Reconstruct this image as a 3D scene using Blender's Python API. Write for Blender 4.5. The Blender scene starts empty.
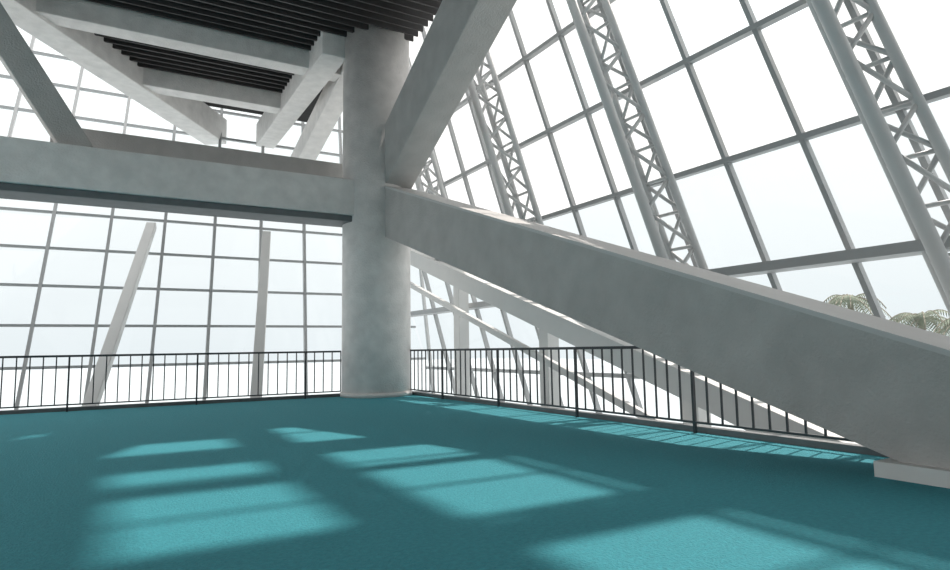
import bpy, math, random
from mathutils import Vector, Matrix
random.seed(4)
S = bpy.context.scene
S.view_settings.view_transform = 'Standard'

# ---------------------------------------------------------------- materials
def mat(name, col, rough=0.6, var=0.06, scale=3.0, bump=0.0, bscale=60.0, metal=0.0):
    m = bpy.data.materials.new(name); m.use_nodes = True
    nt = m.node_tree; b = nt.nodes['Principled BSDF']
    b.inputs['Roughness'].default_value = rough
    b.inputs['Metallic'].default_value = metal
    tc = nt.nodes.new('ShaderNodeTexCoord')
    n = nt.nodes.new('ShaderNodeTexNoise'); n.inputs['Scale'].default_value = scale
    n.inputs['Detail'].default_value = 6
    nt.links.new(tc.outputs['Object'], n.inputs['Vector'])
    r = nt.nodes.new('ShaderNodeValToRGB')
    r.color_ramp.elements[0].position = 0.3; r.color_ramp.elements[1].position = 0.7
    r.color_ramp.elements[0].color = (*[c*(1-var) for c in col], 1)
    r.color_ramp.elements[1].color = (*[min(1, c*(1+var)) for c in col], 1)
    nt.links.new(n.outputs['Fac'], r.inputs['Fac'])
    nt.links.new(r.outputs['Color'], b.inputs['Base Color'])
    if bump:
        n2 = nt.nodes.new('ShaderNodeTexNoise'); n2.inputs['Scale'].default_value = bscale
        n2.inputs['Detail'].default_value = 4
        nt.links.new(tc.outputs['Object'], n2.inputs['Vector'])
        bp = nt.nodes.new('ShaderNodeBump'); bp.inputs['Strength'].default_value = bump
        bp.inputs['Distance'].default_value = 0.02
        nt.links.new(n2.outputs['Fac'], bp.inputs['Height'])
        nt.links.new(bp.outputs['Normal'], b.inputs['Normal'])
    return m

M_carpet = mat('teal_carpet', (0.036, 0.270, 0.322), 0.95, 0.12, 32, 0.7, 60)
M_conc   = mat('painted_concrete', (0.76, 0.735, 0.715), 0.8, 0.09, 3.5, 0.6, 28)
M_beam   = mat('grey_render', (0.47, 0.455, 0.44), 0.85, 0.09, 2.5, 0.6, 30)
M_white  = mat('white_paint', (0.56, 0.55, 0.54), 0.6, 0.03, 2)
M_strut  = mat('grey_paint', (0.66, 0.66, 0.65), 0.6, 0.03, 2)
M_alu    = mat('aluminium_frame', (0.37, 0.38, 0.385), 0.5, 0.03, 2)
M_truss  = mat('truss_paint', (0.58, 0.585, 0.585), 0.5, 0.03, 2)
M_rail   = mat('rail_metal', (0.035, 0.04, 0.045), 0.45, 0.1, 5)
M_trim   = mat('dark_trim', (0.14, 0.15, 0.155), 0.6, 0.1, 5)
M_black  = mat('black_ceiling', (0.012, 0.011, 0.011), 0.9, 0.2, 3)
M_slat   = mat('slat_metal', (0.05, 0.045, 0.045), 0.6, 0.1, 3)
M_plinth = mat('plinth_stone', (0.74, 0.73, 0.71), 0.6, 0.04, 3)
M_wall   = mat('wall_plaster', (0.78, 0.77, 0.76), 0.8, 0.03, 1)
M_ground = mat('ground_paving', (0.42, 0.46, 0.48), 0.9, 0.08, 0.1)
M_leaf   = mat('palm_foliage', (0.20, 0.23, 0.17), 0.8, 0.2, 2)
M_hazy   = mat('haze_paled_foliage', (0.36, 0.40, 0.36), 0.8, 0.12, 2)  # leaf colour paled to stand in for washed-out haze
M_bark   = mat('bark', (0.3, 0.27, 0.22), 0.9, 0.2, 6)
def glassmat(name, kind):
    m = bpy.data.materials.new(name); m.use_nodes = True
    nt = m.node_tree; nt.nodes.clear()
    o = nt.nodes.new('ShaderNodeOutputMaterial'); mx = nt.nodes.new('ShaderNodeMixShader')
    g = nt.nodes.new('ShaderNodeBsdfGlossy'); g.inputs['Roughness'].default_value = 0.05
    if kind=='clear':
        t = nt.nodes.new('ShaderNodeBsdfTransparent'); t.inputs['Color'].default_value = (0.96, 0.98, 0.98, 1)
    else:
        t = nt.nodes.new('ShaderNodeBsdfTranslucent'); t.inputs['Color'].default_value = (0.57, 0.59, 0.595, 1)
    mx.inputs[0].default_value = 0.04
    nt.links.new(t.outputs[0], mx.inputs[1]); nt.links.new(g.outputs[0], mx.inputs[2]); nt.links.new(mx.outputs[0], o.inputs[0])
    return m
M_glass = glassmat('window_glass','clear'); M_sunmask = glassmat('added_sun_mask_glass','sunmask')  # second glass is added: diffusing panes that keep direct sun off the floor

# ---------------------------------------------------------------- mesh builder
class MB:
    def __init__(s): s.v=[]; s.f=[]; s.mi=[]; s.sm=[]
    def face(s, pts, m=0):
        i=len(s.v); s.v+= [tuple(p) for p in pts]; s.f.append(tuple(range(i,i+len(pts)))); s.mi.append(m); s.sm.append(False)
    def hexa(s, P, m=0):
        i=len(s.v); s.v += [tuple(p) for p in P]
        for q in ((0,3,2,1),(4,5,6,7),(0,1,5,4),(1,2,6,5),(2,3,7,6),(3,0,4,7)):
            s.f.append(tuple(i+k for k in q)); s.mi.append(m); s.sm.append(False)
    def box(s, x0,x1,y0,y1,z0,z1, m=0):
        s.hexa([(x0,y0,z0),(x1,y0,z0),(x1,y1,z0),(x0,y1,z0),(x0,y0,z1),(x1,y0,z1),(x1,y1,z1),(x0,y1,z1)], m)
    def bar(s, a, b, w, h, up=(0,0,1), m=0):
        a=Vector(a); b=Vector(b); d=(b-a).normalized(); up=Vector(up)
        sd=d.cross(up)
        if sd.length<1e-4: sd=d.cross(Vector((1,0,0)))
        sd.normalize(); u=sd.cross(d).normalized()
        sd*=w/2; u*=h/2
        s.hexa([a-sd-u,a+sd-u,a+sd+u,a-sd+u,b-sd-u,b+sd-u,b+sd+u,b-sd+u], m)
    def tube(s, a, b, r, m=0, n=8, r2=None):
        a=Vector(a); b=Vector(b); d=(b-a).normalized()
        x=d.orthogonal().normalized(); y=d.cross(x); r2=r if r2 is None else r2
        i=len(s.v)
        for p,rr in ((a,r),(b,r2)):
            for k in range(n):
                an=2*math.pi*k/n; s.v.append(tuple(p+x*rr*math.cos(an)+y*rr*math.sin(an)))
        for k in range(n):
            k2=(k+1)%n; s.f.append((i+k,i+k2,i+n+k2,i+n+k)); s.mi.append(m); s.sm.append(True)
        s.f.append(tuple(i+k for k in reversed(range(n)))); s.mi.append(m); s.sm.append(False)
        s.f.append(tuple(i+n+k for k in range(n))); s.mi.append(m); s.sm.append(False)
    def obj(s, name, mats, parent=None, bevel=0):
        me=bpy.data.meshes.new(name); me.from_pydata(s.v,[],s.f)
        for mm in mats: me.materials.append(mm)
        for p,mi,sm in zip(me.polygons,s.mi,s.sm): p.material_index=mi; p.use_smooth=sm
        me.update()
        ob=bpy.data.objects.new(name,me); S.collection.objects.link(ob)
        if parent: ob.parent=parent
        if bevel:
            bv=ob.modifiers.new('bevel','BEVEL'); bv.width=bevel; bv.segments=2; bv.limit_method='ANGLE'
        return ob

# ---------------------------------------------------------------- building axes
# X = along the left facade, Y = along the right facade, metres
GY, GS = 18.6, 0.38            # left facade: y = GY + GS*z (leans outward)
def RX(z): return 9.0-0.15*(z-1)   # right facade x (leans inward)
def LY(z): return GY+GS*z
ZT=13.0; ZB=-3.6

# floor
b=MB(); b.box(-14,6.2,-8,14.22,-0.35,0); b.obj('floor',[M_carpet])
b=MB(); b.box(6.2,6.32,-8,14.34,-0.5,0.07); b.box(-14,6.32,14.22,14.34,-0.5,0.07); b.obj('trim_1',[M_trim],bevel=0.01)
b=MB(); b.box(-14.3,9.2,-8.3,-8,-3.6,13); b.obj('wall_back',[M_wall])

# ---- column
b=MB(); n=96
b.tube((5.45,14.0,-3.6),(5.45,14.0,9.0),0.80,n=n); b.tube((5.45,14.0,0),(5.45,14.0,0.10),0.83,n=n)
b.obj('round_column',[M_conc])

# ---- descending beam
def tz(y): return 4.74-0.348*(13.2-y)
def bz(y): return 1.054+0.331*(y-5.5)
b=MB(); y0,y1=13.9,-0.3
x0,x1=5.35,6.05
yb=5.5-1.054/0.331
P=lambda x:[(x,y0,bz(y0)),(x,yb,0.0),(x,y1,0.0),(x,y1,tz(y1)),(x,y0,tz(y0))]
A=P(x0);B=P(x1)
b.face(A); b.face(list(reversed(B)))
for i in range(5):
    j=(i+1)%5; b.face([A[j],A[i],B[i],B[j]])
b.bar((5.7,y0,tz(y0)+0.02),(5.7,y1,tz(y1)+0.02),0.72,0.045,m=1)
b.box(5.24,6.12,y1-0.1,2.82,0,0.12,m=2)
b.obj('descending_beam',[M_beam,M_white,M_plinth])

# ---- rising beam
b=MB(); sl=0.52
def rz(y): return 4.85+(13.2-y)*sl
T2=1.4; ya,yc=13.9,2.0
A=[(5.35,ya,rz(ya)),(5.35,yc,rz(yc)),(5.35,yc,rz(yc)+T2),(5.35,ya,rz(ya)+T2)]
B=[(6.05,)+p[1:] for p in A]
b.hexa([A[0],A[1],B[1],B[0],A[3],A[2],B[2],B[3]])
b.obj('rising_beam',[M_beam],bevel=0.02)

# ---- left girder
b=MB(); b.box(-14,4.9,13.6,14.5,4.12,4.95); b.box(-14,4.85,13.66,14.44,3.98,4.12,m=1)
b.obj('girder_beam',[M_conc,M_trim],bevel=0.02)
b=MB(); b.box(-1.2,5.3,15.4,16.1,4.9,5.85)
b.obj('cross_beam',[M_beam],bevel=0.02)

# ---- ceiling
def bx(y): return -1.9+(y-15.3)*0.69
b=MB()
poly=[(5.8,-8),(5.8,21.6),(bx(21.6),21.6),(-12.8,-0.5),(-12.8,-8)]
lo=[(x,y,9.1) for x,y in poly]; hi=[(x,y,9.4) for x,y in poly]
b.face(list(reversed(lo))); b.face(hi)
for i in range(5):
    j=(i+1)%5; b.face([lo[i],lo[j],hi[j],hi[i]])
b.obj('ceiling',[M_black])
b=MB(); y=2.0
while y<18.2:
    b.box(max(bx(y),-12.5),6.15 if y<14.5 else 4.3,y,y+0.05,8.5,8.66); y+=0.27
for x in (-9,-6,-3,0,3):
    b.box(x,x+0.06,max(2,15.3+(x-1.2+1.9)/0.69) if x<-3 else 9,15.2,8.70,8.80)
b.obj('ceiling_slats',[M_slat])
b=MB()
b.bar((-11.4,1.6,8.45),(2.9,22.2,8.45),0.75,0.85)
b.bar((bx(15.4),15.4,8.45),(5.4,15.4,8.45),0.5,0.7)
b.bar((bx(18.4),18.4,8.45),(4.5,18.4,8.45),0.5,0.7)
b.bar((4.4,14.0,8.4),(4.4,21.7,8.4),0.6,0.8)
b.obj('ceiling_beams',[M_conc],bevel=0.02)
b=MB(); b.bar((5.2,14.3,8.65),(5.2,21.0,6.9),0.55,0.6); b.obj('inclined_strut',[M_conc],bevel=0.02)
b=MB(); b.bar((-0.6,14.05,4.9),(-3.1,14.05,8.9),0.5,0.5); b.obj('inclined_strut',[M_beam],bevel=0.02)

# ---- leaning struts left
dv=Vector((0.26,1.08,1.0))
for x in (-4.6,-0.24,2.95):
    b=MB(); p=Vector((x,15.0,0.1)); b.bar(p-dv*1.6,p+dv*4.6,0.25,0.22,up=(0,0,1)); b.obj('leaning_strut',[M_strut],bevel=0.02)

# ---- left facade
b=MB(); dl=Vector((0.08,GS,1.0))
x=-15.5
while x<9.2:
    p=Vector((x,LY(0),0)); b.bar(p+dl*ZB,p+dl*ZT,0.08,0.12,up=(0,1,0)); x+=1.37
for z in [0.75+1.05*k for k in range(-4,12)]: b.bar((-16,LY(z),z),(RX(z),LY(z),z),0.10,0.07)
b.face([(-16,LY(ZB)+.05,ZB),(RX(ZB),LY(ZB)+.05,ZB),(RX(ZT),LY(ZT)+.05,ZT),(-16,LY(ZT)+.05,ZT)],m=1)
b.obj('window_1',[M_alu,M_glass])

# ---- right facade
b=MB(); dr=Vector((-0.15,0.25,1.0))
base=3.2
for k in range(-9,12):
    p=Vector((RX(1),base+1.29*k,1.0))
    b.bar(p+dr*(ZB-1),p+dr*(ZT-1),0.075,0.11,up=(1,0,0))
for z in (-1.35,0.45,2.25,4.0,5.8,7.6,9.4,11.2,12.9):
    b.bar((RX(z),-9,z),(RX(z),LY(z),z),0.12,0.09)
b.bar((RX(2.25)-0.2,-9,2.2),(RX(2.25)-0.2,LY(2.2),2.2),0.4,0.14)
def pane(ya,yb_,za,zb,m):
    f=lambda y,z: Vector((RX(z)+.05, LY(z) if y is None else y+0.25*(z-1), z))
    b.face([f(ya,za),f(yb_,za),f(yb_,zb),f(ya,zb)],m)
pane(-8.8,None,ZB,4.0,1)
rows=[(4.0,5.70,[]),  # invented pane layout: clear gaps in the sun-masking glass shape the floor patches
      (5.70,7.15,[(-6.0,-3.2),(-2.9,-0.3),(-0.2,2.85),(3.4,5.3),(5.6,6.5),(7.45,9.0)]),
      (7.15,7.85,[]),
      (7.85,9.05,[(3.75,5.25),(5.7,6.4),(7.5,8.4)]),
      (9.05,9.45,[]),
      (9.45,9.95,[(8.0,10.2)]),
      (9.95,ZT,[])]
for za,zb,cl in rows:
    y=-8.8
    for c0,c1 in cl:
        pane(y,c0,za,zb,2); pane(c0,c1,za,zb,1); y=c1
    pane(y,None,za,zb,2)
b.obj('window_2',[M_alu,M_glass,M_sunmask])

# trusses
def stz(y): return 4.03-0.33*(17.3-y)
for y0 in (-4.4,-0.6,3.2,7.07,10.93,14.8):
    b=MB()
    zlo=max(-3.5,stz(y0)+0.2)
    def Q(z,ox,oy): return Vector((RX(1),y0,1))+dr*(z-1)+Vector((ox,oy,0))
    ch=[(-0.25,-0.30),(-0.25,0.30),(-0.80,0.0)]
    for ox,oy in ch: b.tube(Q(zlo,ox,oy),Q(ZT,ox,oy),0.07 if ox>-.5 else 0.09,n=12)
    st=0.62; z=zlo; s=0
    while z+st<ZT:
        for i,j in ((0,1),(1,2),(2,0)):
            a,c=(i,j) if s%2==0 else (j,i)
            b.tube(Q(z,*ch[a]),Q(z+st,*ch[c]),0.035,n=6)
            if i==0: b.tube(Q(z,*ch[a]),Q(z,*ch[c]),0.03,n=6)
        z+=st; s+=1
    b.obj('lattice_truss',[M_truss])
    b=MB(); b.box(8.02,8.32,y0-0.16,y0+0.16,-3.6,stz(y0)+0.1); b.box(8.02,8.75,y0-0.38,y0+0.38,stz(y0)+0.1,stz(y0)+0.2)
    b.obj('support_post',[M_strut],bevel=0.01)
b=MB(); b.bar((7.8,18.5,stz(18.5)-0.15),(7.8,-3,stz(-3)-0.15),0.3,0.42)
b.bar((7.75,18.5,stz(18.5)-1.0),(7.75,-3,stz(-3)-1.0),0.12,0.14)
b.obj('outer_stringer_beam',[M_strut],bevel=0.01)

b=MB(); b.box(5.5,9.5,-8.3,24,13.0,13.3); b.obj('roof_slab',[M_wall])

# ---- railings
def railing(a,c,name='metal_railing'):
    b=MB(); a=Vector(a); c=Vector(c); L=(c-a).length; d=(c-a)/L
    up=Vector((0,0,1))
    b.bar(a+up*1.03,c+up*1.03,0.06,0.04); b.bar(a+up*0.13,c+up*0.13,0.035,0.025)
    n=int(L/0.2)
    for i in range(n+1):
        p=a+d*(L*i/n)
        if i%11==0: b.bar(p,p+up*1.02,0.04,0.03,up=d)
        else: b.bar(p+up*0.13,p+up*1.02,0.02,0.02,up=d)
    return b.obj(name,[M_rail])
railing((-13.9,14.1,0),(4.62,14.1,0))
railing((6.12,14.15,0),(6.12,-7.9,0))

# ---- outside
b=MB(); b.box(-120,160,-60,260,-4.2,-3.7); b.obj('ground',[M_ground])
def palm(x,y,h):
    b=MB(); p=Vector((x,y,-3.7)); n=8
    for i in range(n):
        q=p+Vector((0.04,0.02,(h)/n)); b.tube(p,q,0.2-0.012*i,1,n=10,r2=0.19-0.012*i); p=q
    for k in range(20):
        an=k*2.399; el=random.uniform(0.1,1.2); L=random.uniform(1.3,1.8)
        dh=Vector((math.cos(an),math.sin(an),0)); pts=[]
        for i in range(9):
            s=i/8; pts.append(p+dh*(L*s*math.cos(el*0.6))+Vector((0,0,L*(math.sin(el)*s-1.1*s*s))))
        sd=Vector((-dh.y,dh.x,0))
        for i in range(8):
            b.tube(pts[i],pts[i+1],0.02,1,n=4)
            for f in (0,0.5):
                c=pts[i].lerp(pts[i+1],f); w=0.42*math.sin(math.pi*(0.12+0.85*(i+f)/8))
                dd=(pts[i+1]-pts[i]).normalized()
                for sg in (-1,1):
                    e=c+sd*sg*w+dd*0.2-Vector((0,0,w*0.45))
                    b.face([c-dd*0.035,c+dd*0.035,e],0)
    b.obj('palm_tree',[M_leaf,M_bark])
for x,y,h in ((25.4,14.1,6.4),(26.1,11.9,5.6),(24.4,9.6,5.2)): palm(x,y,h)
def tree(x,y,h,r):
    b=MB(); b.tube((x,y,-3.7),(x,y,-3.7+h*0.5),0.2,1,n=8)
    for k in range(420):
        v=Vector((random.gauss(0,1),random.gauss(0,1),random.gauss(0,1))).normalized()*r*random.uniform(0.6,1.0)
        c=Vector((x,y,-3.7+h-r*0.8))+Vector((v.x,v.y,v.z*0.8))
        e=[Vector((random.uniform(-1,1),random.uniform(-1,1),random.uniform(-1,1)))*0.28 for _ in range(3)]
        b.face([c+q for q in e],0)
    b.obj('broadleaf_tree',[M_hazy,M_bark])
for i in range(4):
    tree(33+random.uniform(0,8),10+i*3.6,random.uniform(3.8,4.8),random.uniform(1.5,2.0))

# ---- light
w=bpy.data.worlds.new('World'); S.world=w; w.use_nodes=True
wn=w.node_tree; bg=wn.nodes['Background']; bg.inputs[1].default_value=1.9
tc=wn.nodes.new('ShaderNodeTexCoord'); sp=wn.nodes.new('ShaderNodeSeparateXYZ'); cr=wn.nodes.new('ShaderNodeValToRGB')
wn.links.new(tc.outputs['Generated'],sp.inputs[0]); wn.links.new(sp.outputs['Z'],cr.inputs['Fac'])
cr.color_ramp.elements[0].color=(0.47,0.50,0.515,1); cr.color_ramp.elements[1].color=(1.0,1.0,0.99,1)
cr.color_ramp.elements[0].position=0.0; cr.color_ramp.elements[1].position=0.7
e=cr.color_ramp.elements.new(0.25); e.color=(0.56,0.578,0.58,1)
wn.links.new(cr.outputs['Color'],bg.inputs[0])
L=bpy.data.lights.new('sun','SUN'); L.energy=5.0; L.angle=0.024; L.color=(1,0.90,0.83)
so=bpy.data.objects.new('sun',L); S.collection.objects.link(so)
so.rotation_euler=Vector((-0.86,-0.215,-1.0)).to_track_quat('-Z','Y').to_euler(); so.location=(30,10,30)

# ---- camera
cam=bpy.data.cameras.new('camera'); cam.sensor_width=36; cam.lens=630/950*36
co=bpy.data.objects.new('camera',cam); S.collection.objects.link(co)
R=Matrix.Rotation(math.radians(-30.2),4,'Z')@Matrix.Rotation(math.radians(95.75),4,'X')@Matrix.Rotation(math.radians(-0.92),4,'Z')
co.matrix_world=Matrix.Translation((0,0,1.05))@R
S.camera=co
